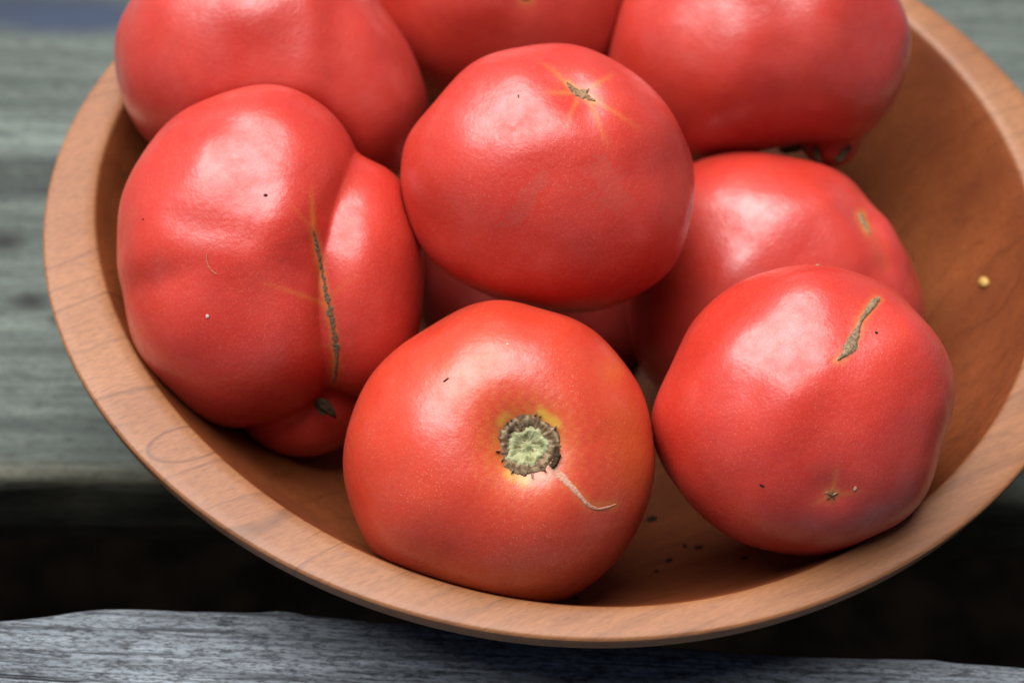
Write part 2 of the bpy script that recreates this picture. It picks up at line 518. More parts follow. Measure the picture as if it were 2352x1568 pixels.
class Tomato:
    """a star-shaped body: measured outline seen from the front, a depth profile, lobes, dents and ridges.
    Local axes: x right, y up, z towards the lens; lengths in units of the 2352-wide frame at the tomato's distance."""
    def __init__(s, c, t, outline, zf, zb, p=2.15, lobes=(), bumps=(), k=9.0):
        s.c = np.array(c, float)
        d = AX @ np.array([(c[0] - 1176) / FPX, -(c[1] - 784) / FPX, -1.0])
        s.u = t / np.linalg.norm(d)             # depth along the axis
        s.pos = CAM + d * s.u
        s.m = s.u / FPX                          # metres per unit
        o = np.array(outline, float)
        dx, dy = o[:, 0] - c[0], -(o[:, 1] - c[1])
        ph = np.arctan2(dy, dx); r = np.hypot(dx, dy)
        i = np.argsort(ph); ph, r = ph[i], r[i]
        g = np.linspace(-math.pi, math.pi, 721)[:-1]
        rr = np.interp(g, np.concatenate([ph - 2 * math.pi, ph, ph + 2 * math.pi]), np.tile(r, 3))
        kern = np.exp(-0.5 * (np.arange(-30, 31) / 9.0) ** 2); kern /= kern.sum()
        rr = np.convolve(np.concatenate([rr[-30:], rr, rr[:30]]), kern, 'valid')
        s.g, s.rr = g, rr
        s.zf, s.zb, s.p, s.k = zf, zb, p, k
        s.lobes = lobes
        g_ = np.random.default_rng(int(c[0]) + 13)
        s.und_amp = 1.7
        s.und = []
        for _ in range(9):
            v_ = g_.normal(0, 1, 3)
            s.und.append((g_.uniform(5, 11), g_.uniform(0, 6.28), v_ / np.linalg.norm(v_)))
        s.bumps = []
        for b in bumps:
            s.bumps.append(s.prep(b))
    def S(s, ph):
        return np.interp(ph, np.append(s.g, math.pi), np.append(s.rr, s.rr[0]))
    def base(s, U):
        rho = np.hypot(U[:, 0], U[:, 1]) + 1e-9
        S = s.S(np.arctan2(U[:, 1], U[:, 0]))
        w = 0.5 + 0.5 * np.tanh(U[:, 2] * 6)
        Z = s.zb + (s.zf - s.zb) * w
        r = ((rho / S) ** s.p + (np.abs(U[:, 2]) / Z) ** s.p) ** (-1 / s.p)
        for lb in s.lobes:
            o = np.array([lb[0] - s.c[0], -(lb[1] - s.c[1]), lb[2]]); a = np.array(lb[3:6])
            A = ((U / a) ** 2).sum(1); B = (U * o / a ** 2).sum(1); C = ((o / a) ** 2).sum() - 1
            disc = B * B - A * C
            rl = np.where(disc > 0, (B + np.sqrt(np.maximum(disc, 0))) / A, 0)
            rl = np.where(rl > 0, rl, 0)
            k = lb[6] if len(lb) > 6 else s.k
            h = np.clip(0.5 + 0.5 * (rl - r) / k, 0, 1)
            r = r * (1 - h) + rl * h + k * h * (1 - h)
        return r
    def dirs(s, P):
        """unit directions of front-surface points given in frame units"""
        P = np.atleast_2d(np.asarray(P, float))
        d = np.stack([P[:, 0] - s.c[0], -(P[:, 1] - s.c[1])], 1)
        rho = np.hypot(d[:, 0], d[:, 1])
        lo, hi = np.zeros(len(d)), np.full(len(d), 1.0)
        ur = d / (rho[:, None] + 1e-9)
        # solve for the polar angle whose surface point projects on rho
        a = np.full(len(d), 0.0); b = np.full(len(d), math.pi / 2)
        for _ in range(40):
            m = (a + b) / 2
            U = np.stack([ur[:, 0] * np.sin(m), ur[:, 1] * np.sin(m), np.cos(m)], 1)
            q = s.r(U) * np.sin(m)
            a = np.where(q < rho, m, a); b = np.where(q < rho, b, m)
        m = (a + b) / 2
        return np.stack([ur[:, 0] * np.sin(m), ur[:, 1] * np.sin(m), np.cos(m)], 1)
    def prep(s, b):
        """(polyline, width, amplitude[, width2]) -> directions"""
        pts = np.atleast_2d(np.array(b[0], float))
        if len(pts) > 1:
            seg = []
            for i in range(len(pts) - 1):
                n = max(2, int(np.hypot(*(pts[i + 1] - pts[i])) / (b[1] * 0.5)))
                seg.append(pts[i] + (pts[i + 1] - pts[i]) * np.linspace(0, 1, n, endpoint=False)[:, None])
            pts = np.concatenate(seg + [pts[-1:]])
        D = s.dirs(pts)
        D = D * s.r(D)[:, None]
        return D, b[1], b[2]
    def r(s, U):
        r = s.base(U)
        P = U * r[:, None]
        add = 0
        for D, w, amp in s.bumps:
            d2 = np.full(len(U), 1e12)
            for q in D:
                d2 = np.minimum(d2, ((P - q) ** 2).sum(1))
            add = add + amp * np.exp(-d2 / (2 * w * w))
        for f, ph, d in s.und:
            add = add + s.und_amp * np.sin(f * (U @ d) + ph)
        return r + add
    def world(s, U, r):
        return s.pos + (U * r[:, None] * s.m) @ AX.T
    def inside(s, W):
        L = (W - s.pos) @ AX / s.m
        n = np.linalg.norm(L, axis=1)
        return n < s.r(L / (n[:, None] + 1e-9)) + 1.0
    def surf(s, P, lift=0.0):
        """world points on the front surface at frame positions P, lifted by metres"""
        U = s.dirs(P)
        return s.world(U, s.r(U) + lift / s.m)

OUT1 = [(1151,691),(1064,707),(981,749),(925,785),(884,823),(845,872),(818,931),(800,990),(794,1056),(805,1149),(830,1219),(870,1274),(922,1314),(1000,1354),(1095,1382),(1180,1390),
        (1238,705),(1300,722),(1370,764),(1429,823),(1467,882),(1491,948),(1503,1000),(1510,1056),(1501,1109),(1476,1189),(1446,1244),(1391,1309),(1341,1351),(1286,1380)]
OUT2 = [(1878,605),(1809,610),(1757,624),(1704,650),(1652,688),(1618,719),(1586,750),(1566,782),(1947,618),(2010,648),(2069,684),(2121,729),(2152,778),(2173,844),(2180,914),(2173,976),(2156,1037),
        (1533,848),(1510,914),(1502,983),(1511,1024),(1526,1074),(1556,1129),(1616,1189),(1676,1234),(1751,1261),(1826,1269),(1926,1261),(1986,1244),(2051,1204),(2101,1159),(2136,1104)]
OUT3 = [(1272,103),(1203,108),(1151,120),(1099,144),(1047,179),(1012,208),(984,240),(953,288),(932,337),(922,382),(920,427),(932,475),(952,520),(977,562),(1002,601),(1036,639),(1082,667),(1134,690),(1220,711),
        (1307,720),(1377,714),(1429,698),(1481,674),(1522,643),(1557,598),(1573,559),(1583,520),(1585,486),(1581,417),(1578,347),(1550,278),(1515,229),(1481,194),(1429,153),(1377,125),(1325,108)]
OUT4 = [(590,202),(521,210),(469,231),(417,262),(375,302),(340,344),(312,389),(292,434),(278,476),(273,521),(272,560),(274,610),(286,663),(294,700),(296,740),(309,792),(330,837),(365,882),(399,913),(434,941),(486,969),(538,981),
        (590,978),(660,961),(722,931),(757,895),(776,850),(784,800),(790,740),(800,660),(820,560),(832,460),(831,378),(818,337),(804,305),(786,274),(764,250),(729,229),(660,207)]
OUT5 = [(312,0),(292,28),(274,80),(269,132),(273,181),(279,222),(295,264),(312,295),(337,325),(420,380),(560,430),(720,445),(860,430),(930,400),(970,330),(986,270),(984,236),(974,198),(956,149),(936,101),(901,52),(863,0),
        (800,-70),(700,-130),(600,-150),(480,-130),(380,-75)]
OUT6 = [(840,-60),(850,40),(885,130),(950,195),(1040,232),(1160,248),(1280,235),(1370,190),(1430,110),(1462,20),(1468,-60),(1440,-180),(1340,-300),(1150,-340),(980,-290),(880,-190)]
OUT7 = [(1432,0),(1408,52),(1394,97),(1390,140),(1400,220),(1440,290),(1500,340),(1583,372),(1639,363),(1739,349),(1809,340),(1860,338),(1930,337),(1982,326),(2007,306),(2041,271),(2066,226),(2079,174),(2084,121),(2079,76),(2066,35),(2048,0),
        (2000,-90),(1900,-190),(1760,-235),(1620,-205),(1500,-110)]
OUT8 = [(1704,349),(1652,356),(1583,378),(1520,430),(1470,500),(1445,590),(1440,698),(1448,770),(1472,830),(1505,880),(1580,940),(1700,985),(1820,990),(1950,960),(2050,890),(2100,800),
        (1774,354),(1829,368),(1899,396),(1958,427),(2003,469),(2038,514),(2059,542),(2079,584),(2104,646),(2117,705),(2118,735)]
OUT9 = [(965,640),(985,540),(1050,460),(1160,410),(1290,420),(1390,490),(1440,590),(1455,690),(1465,790),(1470,860),(1320,910),(1170,890),(1050,840),(985,750)]

TOM = {}
TOM['t1'] = Tomato((1152, 1040), 0.646, OUT1, 318, 290, 2.2,
    bumps=[([(1212, 1008)], 62, -58), ([(1212, 1008)], 130, -10), ([(1025, 920)], 50, -3), ([(1100, 820)], 60, 5), ([(985, 1030)], 60, 6), ([(1330, 870)], 100, 6), ([(1350, 1120)], 80, 7), ([(1130, 1200)], 110, 6)])
TOM['t2'] = Tomato((1842, 938), 0.649, OUT2, 312, 290, 2.15,
    bumps=[([(1745, 775)], 50, -4), ([(1765, 880)], 50, 6), ([(1780, 660)], 40, 5), ([(1875, 1118)], 40, -12), ([(2060, 790), (2120, 900)], 55, 8), ([(2060, 985), (1970, 1040)], 45, -3), ([(1830, 640)], 70, 6), ([(1930, 760)], 70, -4)])
TOM['t3'] = Tomato((1252, 411), 0.672, OUT3, 300, 270, 2.15,
    bumps=[([(1326, 240)], 38, -9), ([(1195, 175)], 42, 6), ([(1150, 270)], 50, -3), ([(1190, 365)], 50, 6), ([(1100, 190)], 34, 4), ([(1540, 300)], 45, 6), ([(1330, 480)], 110, 6), ([(1040, 230), (1000, 320)], 40, 5), ([(1326, 240), (1180, 300)], 26, -3), ([(1326, 240), (1370, 380)], 26, -3)])
TOM['t4'] = Tomato((600, 590), 0.682, OUT4, 300, 330, 2.2,
    lobes=[(826, 640, 2, 156, 272, 230, 50), (690, 925, -120, 165, 128, 150, 8)],
    bumps=[([(430, 330), (530, 295), (640, 320)], 26, -3.5), ([(530, 250), (430, 300)], 28, 3), ([(440, 520), (600, 555)], 26, -4), ([(450, 585), (600, 605)], 30, 3), ([(520, 430)], 60, 5), ([(276, 665), (420, 650)], 26, -4),
           ([(742, 560), (770, 705), (784, 800), (778, 860)], 13, -4), ([(650, 430), (690, 560)], 40, 4), ([(880, 480)], 50, 3), ([(640, 820)], 90, 8), ([(480, 720)], 90, 7)])
TOM['t5'] = Tomato((625, 130), 0.733, OUT5, 312, 280, 2.2,
    bumps=[([(742, 60), (738, 240)], 26, 5), ([(800, 40), (800, 200)], 42, -6), ([(545, 130)], 70, -6), ([(550, 30)], 50, 5), ([(420, 180)], 70, -5), ([(890, 150), (920, 250)], 55, 8)])
TOM['t6'] = Tomato((1150, -55), 0.778, OUT6, 290, 270, 2.15, bumps=[([(1205, 25)], 36, -6), ([(1010, 60)], 90, 6)])
TOM['t7'] = Tomato((1740, 65), 0.750, OUT7, 310, 280, 2.2,
    lobes=[(1908, 330, 5, 66, 58, 70, 16)],
    bumps=[([(1685, 20)], 60, -7), ([(1695, 110)], 50, 5), ([(1860, 20), (1850, 130)], 60, 6), ([(1780, 0), (1770, 140)], 36, -6), ([(2020, 20), (2050, 80)], 40, 7)])
TOM['t8'] = Tomato((1780, 665), 0.727, OUT8, 290, 260, 2.15,
    bumps=[([(1665, 560)], 55, -7), ([(1640, 640)], 50, 6), ([(1700, 480)], 45, 6), ([(1955, 515)], 36, -8), ([(1820, 470)], 70, 5), ([(1870, 480), (1930, 600)], 32, 6), ([(2010, 520), (2050, 600)], 26, 8), ([(1975, 520), (2010, 620)], 16, -5)])
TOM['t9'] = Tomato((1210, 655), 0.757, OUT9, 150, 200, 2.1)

PRIORITY = ['t3', 't1', 't2', 't4', 't8', 't7', 't5', 't6', 't9']    # later ones give way where they press
SK = {
    't1': skin_material('skin_orange_red', (0.45, 0.031, 0.012), (0.48, 0.051, 0.021), (0.52, 0.115, 0.015), 0.5, 0.6),
    'a': skin_material('skin_pink_red', (0.44, 0.024, 0.012), (0.47, 0.041, 0.025), (0.50, 0.09, 0.02), 0.28, 0.9),
    'deep': skin_material('skin_crevice_shade', (0.20, 0.012, 0.008), (0.24, 0.020, 0.014), (0.25, 0.06, 0.015), 0.1, 0.3, 0.15),  # shade of the crevice put into the buried tomato's skin colour
    'b': skin_material('skin_deep_red', (0.41, 0.023, 0.012), (0.46, 0.046, 0.030), (0.48, 0.09, 0.02), 0.15, 0.6, 1.35),
}
LABELS = {
    't1': 'front orange red tomato showing its round corky stem scar with a pale split',
    't2': 'red tomato at right front with a tan strip scar and tiny star scar below',
    't3': 'tomato on top of the heap with a star scar ringed by yellow rays',
    't4': 'big lobed tomato at left with a long brown crack down its side',
    't5': 'large blurred furrowed tomato behind the cracked lobed one, upper left',
    't6': 'blurred tomato at the top edge, between two bigger ones, with small olive scar',
    't7': 'blurred tomato at upper right with a small nub and dry sepals beneath',
    't8': 'tomato behind the strip scarred one, with thin greenish scar near the bowl wall',
    't9': 'dark shaded tomato buried under the top tomato, seen only through gaps',
}

def seg_dist(P, pts):
    pts = np.array(pts, float)
    if len(pts) == 1:
        return np.hypot(P[:, 0] - pts[0, 0], P[:, 1] - pts[0, 1])
    best = np.full(len(P), 1e9)
    for a, b in zip(pts[:-1], pts[1:]):
        ab = b - a
        t = np.clip(((P - a) @ ab) / (ab @ ab), 0, 1)
        q = a + t[:, None] * ab
        best = np.minimum(best, np.hypot(*(P - q).T))
    return best

def fall(P, pts):
    """parameter 0..1 along the polyline (for fading veins)"""
    pts = np.array(pts, float)
    d = np.hypot(P[:, 0] - pts[0, 0], P[:, 1] - pts[0, 1])
    L = np.hypot(*(pts[-1] - pts[0]))
    return np.clip(1 - d / L, 0, 1)

CR4 = [(741,545),(749,590),(756,630),(762,668),(769,703),(776,738),(782,778),(783,815),(779,850),(771,880)]
CR2 = [(1990,690),(1975,702),(1955,722),(1940,742),(1930,765),(1922,785),(1910,800),(1898,814),(1884,824)]
# (channel 0 halo/vein, 1 stain, 2 orange) -> polyline, width, strength, fade along
MARKS = {
    't1': [(0, [(1212, 1008)], 80, 0.55, False), (0, [(1238, 940), (1272, 965)], 15, 0.95, False), (0, [(1170, 1070), (1205, 1086)], 15, 0.8, False), (0, [(1150, 960), (1165, 945)], 12, 0.7, False), (0, [(1270, 1060), (1345, 1142), (1400, 1144)], 12, 0.28, False),
           (2, [(1400, 850)], 34, 0.5, False), (2, [(1440, 960), (1450, 1080)], 60, 0.32, False), (2, [(1060, 870), (1120, 830)], 60, 0.35, False), (2, [(1010, 1330), (1250, 1340)], 60, 0.3, False)],
    't2': [(0, CR2, 11, 0.4, False), (0, [(1875, 1118)], 16, 0.45, False), (0, [(1875, 1118), (1884, 1050)], 6, 0.4, True), (0, [(1875, 1118), (1830, 1145)], 5, 0.45, True), (0, [(1875, 1118), (1950, 1112)], 5, 0.3, True),
           (1, [(1835, 1140), (1826, 1180), (1850, 1215)], 3.5, 0.3, False), (1, [(1880, 1135), (1890, 1165)], 3.5, 0.3, False)],
    't3': [(0, [(1300, 218), (1328, 240), (1356, 258)], 10, 0.6, False), (0, [(1300, 218), (1235, 160)], 5, 0.34, True), (0, [(1340, 232), (1410, 185)], 6, 0.36, True), (0, [(1356, 256), (1470, 325)], 5, 0.32, True),
           (0, [(1345, 258), (1388, 370)], 5, 0.36, True), (0, [(1318, 255), (1288, 325)], 5, 0.28, True), (0, [(1305, 238), (1235, 240)], 6, 0.35, True), (0, [(1298, 222), (1258, 170)], 6, 0.4, True),
           (1, [(1158, 326), (1162, 336)], 17, 0.38, False), (1, [(1370, 412), (1384, 435), (1400, 478)], 29, 0.36, False), (1, [(1240, 430), (1222, 450), (1205, 480), (1180, 512)], 17, 0.32, False), (1, [(1156, 527)], 9, 0.45, False)],
    't4': [(0, CR4, 9, 0.42, False), (0, [(742, 545), (737, 440)], 5, 0.5, True), (0, [(766, 703), (720, 684), (620, 650)], 5, 0.32, True), (0, [(742, 540), (690, 480)], 4, 0.2, True), (0, [(780, 790), (720, 800)], 5, 0.18, True), (0, [(770, 690), (850, 630)], 5, 0.15, True)],
    't5': [],
    't6': [(0, [(1203, 18), (1207, 34)], 15, 0.6, False)],
    't7': [(2, [(1600, 330), (1800, 320)], 60, 0.0, False)],
    't8': [(0, [(1950, 505), (1960, 535)], 12, 0.6, False), (2, [(1962, 540), (2000, 620)], 14, 0.3, False)],
    't9': [],
}

def build_tomato(key):
    T = TOM[key]
    U, F = ICO7 if key in ('t1', 't2', 't3', 't4') else ICO6
    r = T.r(U)
    W = T.world(U, r)
    # soft lobing that the eye does not single out
    others = PRIORITY[:PRIORITY.index(key)]
    def bad(Wq, sub):
        x = np.hypot(Wq[:, 0], Wq[:, 1]); th = np.arctan2(Wq[:, 1], Wq[:, 0])
        b = (x < r_in(th) + 0.002) & (Wq[:, 2] < z_in(x, th) + 0.0005) | (x > r_in(th)) & (Wq[:, 2] < BH + 0.0004) & (x < r_out(th) + 0.03)
        for k in others:
            q = TOM[k]
            near = np.linalg.norm(Wq - q.pos, axis=1) < 420 * q.m
            if near.any():
                b[near] |= q.inside(Wq[near])
        return b
    idx = np.nonzero(bad(W, None))[0]
    if len(idx):
        lo, hi = np.full(len(idx), 0.30), np.ones(len(idx))
        for _ in range(11):
            m = (lo + hi) / 2
            b = bad(T.world(U[idx], r[idx] * m), idx)
            hi = np.where(b, m, hi); lo = np.where(b, lo, m)
        fac = np.ones(len(U)); fac[idx] = lo
        E_ = np.concatenate([F[:, [0, 1]], F[:, [1, 2]], F[:, [2, 0]]])
        deg = np.bincount(E_[:, 0], minlength=len(U))
        for _ in range(14 if len(U) > 100000 else 8):      # ease the pressed patch into the free skin
            sm = np.bincount(E_[:, 0], fac[E_[:, 1]], len(U)) / deg
            fac = np.minimum(fac, 0.5 * (fac + sm))
        r = r * fac
        W = T.world(U, r)
    base = T.pos - np.array([0, 0, 0.0])
    root = empty('tomato', tuple(np.round(base, 5)), LABELS[key], 'tomato', 'tomatoes heaped in the wooden bowl')
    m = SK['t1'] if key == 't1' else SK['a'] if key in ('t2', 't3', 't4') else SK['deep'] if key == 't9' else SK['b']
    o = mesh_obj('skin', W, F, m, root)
    P = np.stack([T.c[0] + U[:, 0] * r, T.c[1] - U[:, 1] * r], 1)
    front = np.clip((U[:, 2] + 0.15) * 6, 0, 1)
    C = np.zeros((len(U), 4)); C[:, 3] = 1
    jit = 1 + 0.25 * np.sin(P[:, 0] * 0.21 + 1.3 * np.sin(P[:, 1] * 0.17)) * np.sin(P[:, 1] * 0.23)
    for ch, pts, w, st, fade in MARKS[key]:
        d = seg_dist(P, pts) * jit
        if ch == 1:
            d = d * (1 + 0.22 * np.sin(P[:, 0] * 0.083 + 2 * np.sin(P[:, 1] * 0.061)) + 0.15 * np.sin(P[:, 1] * 0.31 + P[:, 0] * 0.19))
        v = np.exp(-(d / w) ** 2) if ch != 1 else np.clip((w - d) / 3.0, 0, 1) * (0.75 + 0.5 * np.exp(-((d - w + 3) / 2.5) ** 2))
        if fade:
            v = v * fall(P, pts) ** 0.7
        C[:, ch] = np.maximum(C[:, ch], np.clip(v * st, 0, 1) * front)
    ca = o.data.color_attributes.new('marks', 'FLOAT_COLOR', 'POINT')
    ca.data.foreach_set('color', C.ravel())
    T.root, T.skin = root, o
    return root

for key in TOM:
    build_tomato(key)

# ---- scars: thin corky patches lying on the skin
cork_dark = cork_material('cork_brown', (0.040, 0.018, 0.007), (0.30, 0.18, 0.085), 800)
cork_tan = cork_material('cork_tan', (0.090, 0.052, 0.022), (0.30, 0.21, 0.115), 1300)
cork_crack = cork_material('cork_crack_brown', (0.030, 0.016, 0.007), (0.20, 0.13, 0.065), 1500)
cork_pale = cork_material('healed_split_pale', (0.46, 0.15, 0.09), (0.54, 0.32, 0.23), 1200)
dry_green = plain_material('dry_sepal_green', (0.045, 0.036, 0.016), (0.10, 0.085, 0.045), 900)
dark_calyx = plain_material('dark_calyx', (0.020, 0.013, 0.008), (0.055, 0.036, 0.020), 900, 0.9)

def catmull(pts, n):
    pts = np.array(pts, float)
    d = np.r_[0, np.cumsum(np.hypot(*np.diff(pts[:, :2], axis=0).T))]
    t = np.linspace(0, d[-1], n)
    L = np.stack([np.interp(t, d, pts[:, k]) for k in range(pts.shape[1])], 1)
    if n >= 16:
        for _ in range(max(2, n // 6)):
            L[1:-1] = 0.25 * L[:-2] + 0.5 * L[1:-1] + 0.25 * L[2:]
    return L

def ribbon_scar(T, name, pts, m, lift=0.0005, jag=0.35, n=70, across=7, parent=None, seed=3):
    """pts: (x, y, half width) in frame units"""
    rng = np.random.default_rng(seed)
    L = catmull(pts, n)
    tan = np.gradient(L[:, :2], axis=0); tan /= np.linalg.norm(tan, axis=1)[:, None] + 1e-9
    nor = np.stack([-tan[:, 1], tan[:, 0]], 1)
    def jagged():
        j = rng.normal(0, 1, n); j = np.convolve(j, [0.25, 0.5, 0.25], 'same')
        return 1 + jag * j
    wl, wr = L[:, 2] * jagged(), L[:, 2] * jagged()
    P, lf = [], []
    for a in np.linspace(-1, 1, across):
        w = np.where(a < 0, wl, wr) * a
        P.append(L[:, :2] + nor * w[:, None])
        h = (1 - abs(a) ** 2.5) * (0.75 + 0.5 * rng.random(n))
        lf.append(h * lift + (-0.0001 if abs(a) == 1 else 0.00012))
    P = np.concatenate(P); lf = np.concatenate(lf)
    U = T.dirs(P)
    W = T.world(U, T.r(U) + lf / T.m)
    F = []
    for i in range(across - 1):
        for k in range(n - 1):
            F.append([i * n + k, i * n + k + 1, (i + 1) * n + k + 1, (i + 1) * n + k])
    return mesh_obj(name, W, F, m, parent or T.root)

def star_scar(T, name, c, radius, m, lift=0.0004, nth=80, nr=6, parent=None, seed=1):
    """radius(theta) in frame units"""
    rng = np.random.default_rng(seed)
    th = np.linspace(0, 2 * math.pi, nth, endpoint=False)
    R = np.array([radius(a) for a in th])
    P = [np.array([[c[0], c[1]]])]; lf = [np.array([lift])]
    for j in range(1, nr + 1):
        f = j / nr
        P.append(np.stack([c[0] + np.cos(th) * R * f, c[1] - np.sin(th) * R * f], 1))
        lf.append((1 - f ** 2.5) * lift * (0.8 + 0.28 * np.sin(0.30 * P[-1][:, 0] + 1.7 * np.sin(0.23 * P[-1][:, 1])) * np.sin(0.27 * P[-1][:, 1] + 1.1 * np.sin(0.19 * P[-1][:, 0])) + 0.08 * rng.random(nth)) + (0.00012 if j < nr else -0.0001))
    P = np.concatenate(P); lf = np.concatenate(lf)
    U = T.dirs(P)
    W = T.world(U, T.r(U) + lf / T.m)
    F = [[0, 1 + k, 1 + (k + 1) % nth] for k in range(nth)]
    for j in range(nr - 1):
        a, b = 1 + j * nth, 1 + (j + 1) * nth
        F += [[a + k, b + k, b + (k + 1) % nth, a + (k + 1) % nth] for k in range(nth)]
    return mesh_obj(name, W, F, m, parent or T.root)

def arms(n, base, tip, rot=0.0, power=4, stretch=1.0, sang=0.0):
    def f(a):
        v = base + (tip - base) * (0.5 + 0.5 * math.cos(n * (a - rot))) ** power
        return v * (1 + (stretch - 1) * abs(math.cos(a - sang)) ** 3)
    return f

# front tomato: corky ring, green core, pale split
T = TOM['t1']
ring_j = RNG.normal(0, 1, 400)
def ring_r(a):
    i = int((a / (2 * math.pi)) * 80) % 80
    return 66 + 3.5 * math.sin(3 * a + 1) + 2.5 * math.sin(5 * a) + 3.5 * max(0, ring_j[i])
def stem_patch(name, c, radius, m, height, tone, nth, nr, parent, seed):
    """disc on the skin with its own height profile and light/dark figure, both functions of (angle, 0..1)"""
    T = TOM['t1']
    th = np.linspace(0, 2 * math.pi, nth, endpoint=False)
    R = np.array([radius(a) for a in th])
    P, lf, tn = [np.array([[c[0], c[1]]])], [np.array([height(0.0, 0.0)])], [np.array([tone(0.0, 0.0)])]
    for j in range(1, nr + 1):
        f = j / nr
        P.append(np.stack([c[0] + np.cos(th) * R * f, c[1] - np.sin(th) * R * f], 1))
        lf.append(np.array([height(a, f) if j < nr else -0.0001 for a in th]))
        tn.append(np.array([tone(a, f) for a in th]))
    P = np.concatenate(P); lf = np.concatenate(lf); tn = np.clip(np.concatenate(tn), 0, 1)
    U = T.dirs(P)
    W = T.world(U, T.r(U) + lf / T.m)
    F = [[0, 1 + k, 1 + (k + 1) % nth] for k in range(nth)]
    for j in range(nr - 1):
        a, b = 1 + j * nth, 1 + (j + 1) * nth
        F += [[a + k, b + k, b + (k + 1) % nth, a + (k + 1) % nth] for k in range(nth)]
    o = mesh_obj(name, W, F, m, parent)
    ca = o.data.color_attributes.new('tone', 'FLOAT_COLOR', 'POINT')
    ca.data.foreach_set('color', np.stack([tn, tn, tn, np.ones_like(tn)], 1).ravel())
    return o
def tone_material(name, lo, mid, hi, scale):
    t = NT(name)
    n = t.noise(t.coords(), scale, 5, 0.75)
    at = t.n('ShaderNodeAttribute', attribute_name='tone')
    f = t.math('ADD', t.math('MULTIPLY', at.outputs['Fac'], 0.55), t.math('MULTIPLY', t.ramp(n, (0.3, 0.0), (0.7, 1.0)), 0.45))
    return t.set(Base_Color=t.ramp(f, (0.15, lo), (0.45, mid), (0.85, hi)), Roughness=0.85, Normal=t.bump(n, 0.8, 0.0006))
PH = RNG.uniform(0, 6.28, 12)
def frill(a, f):
    return (math.sin(11 * a + PH[0] + 5 * f) + math.sin(17 * a + PH[1] - 4 * f) + math.sin(5 * a + PH[2] + 9 * f) + math.sin(29 * a + PH[3])) / 4
ring_m = tone_material('corky_ring', (0.030, 0.014, 0.006), (0.13, 0.075, 0.032), (0.34, 0.25, 0.14), 900)
core_m = tone_material('stem_core_green', (0.055, 0.050, 0.018), (0.17, 0.18, 0.065), (0.36, 0.37, 0.19), 900)
ring = stem_patch('stem_scar', (1212, 1008), ring_r, ring_m,
                  lambda a, f: 0.0009 * (1 - f ** 4) * (0.75 + 0.55 * frill(a, f)) + 0.0005 * math.exp(-((f - 0.78) / 0.10) ** 2),
                  lambda a, f: 0.48 + 0.38 * frill(a, f) + 0.25 * math.sin(f * 22 + 2 * math.sin(3 * a)) - (0.25 if f > 0.92 else 0), 160, 18, T.root, 4)
core = stem_patch('stem_core', (1208, 1014), lambda a: 47 + 4 * math.sin(2 * a + 0.5) + 3 * math.sin(5 * a + 2) + 2 * math.sin(9 * a), core_m,
                  lambda a, f: 0.0011 + 0.0005 * math.cos(f * 9) * (1 - f) + 0.0003 * frill(a, f) * f - 0.0009 * max(0, f - 0.75) / 0.25,
                  lambda a, f: 0.9 - 0.75 * math.exp(-((f - 0.55) / 0.12) ** 2) * max(0, math.sin(4 * a + 1 + frill(a, f))) - 0.55 * math.exp(-(f / 0.14) ** 2) - 0.6 * max(0, f - 0.82) / 0.18 + 0.2 * frill(a, f), 96, 16, ring, 5)
ribbon_scar(T, 'healed_split', [(1252, 1050, 10), (1275, 1070, 10), (1300, 1093, 7.5), (1325, 1122, 5.5), (1342, 1141, 4.5), (1362, 1151, 3.5), (1384, 1148, 2.2), (1404, 1141, 0.5)], cork_pale, 0.00005, 0.18, seed=6)
ribbon_scar(T, 'dark_notch', [(1268, 1012, 3), (1274, 1030, 7), (1268, 1048, 7), (1258, 1056, 3)], dark_calyx, 0.0013, 0.3, n=24, parent=ring)
# hair-like rim spikes of dried calyx around the scar
for i, a in enumerate(np.linspace(0, 2 * math.pi, 12, endpoint=False) + RNG.uniform(-0.25, 0.25, 12)):
    p0 = np.array([1212 + 63 * math.cos(a), 1008 - 63 * math.sin(a)])
    l = RNG.uniform(3, 11)
    b = a + RNG.uniform(-0.5, 0.5)
    p1 = p0 + l * np.array([math.cos(b), -math.sin(b)])
    ribbon_scar(T, 'calyx_stub', [(*p0, 2.8), (*((p0 + p1) / 2), 1.9), (*p1, 0.5)], cork_dark, 0.0012, 0.1, n=7, across=5, parent=ring, seed=i)

# right front tomato
T = TOM['t2']
ribbon_scar(T, 'strip_scar', [(1991, 689, 3), (1980, 697, 9), (1964, 712, 8), (1948, 730, 5), (1936, 748, 4), (1929, 764, 8), (1922, 780, 13), (1913, 795, 15), (1904, 806, 13), (1896, 813, 6), (1890, 818, 4), (1883, 825, 1.5)], cork_tan, 0.0005, 0.22, seed=11)
star_scar(T, 'blossom_scar', (1875, 1118), arms(5, 5, 17, 0.25), cork_dark, 0.0004, 60, 5, seed=12)
# top tomato
T = TOM['t3']
ribbon_scar(T, 'blossom_scar', [(1297, 216, 1.5), (1305, 226, 5), (1315, 234, 7), (1326, 240, 11), (1337, 246, 9), (1346, 252, 5), (1358, 258, 1)], cork_dark, 0.0004, 0.3, seed=13, n=40)
ribbon_scar(T, 'scar_spur', [(1334, 242, 6), (1341, 234, 3), (1345, 229, 0.8)], cork_dark, 0.0004, 0.2, seed=14, n=14)
# lobed tomato at the left
T = TOM['t4']
ribbon_scar(T, 'crack', [(742, 543, 1), (745, 560, 3), (750, 590, 4.2), (758, 630, 3), (764, 668, 3.6), (771, 700, 7), (775, 715, 9), (778, 738, 3.5), (784, 778, 5.5), (786, 800, 6.5), (785, 825, 3.5), (781, 850, 3.2), (772, 878, 1)], cork_crack, 0.0003, 0.55, n=150, seed=15)
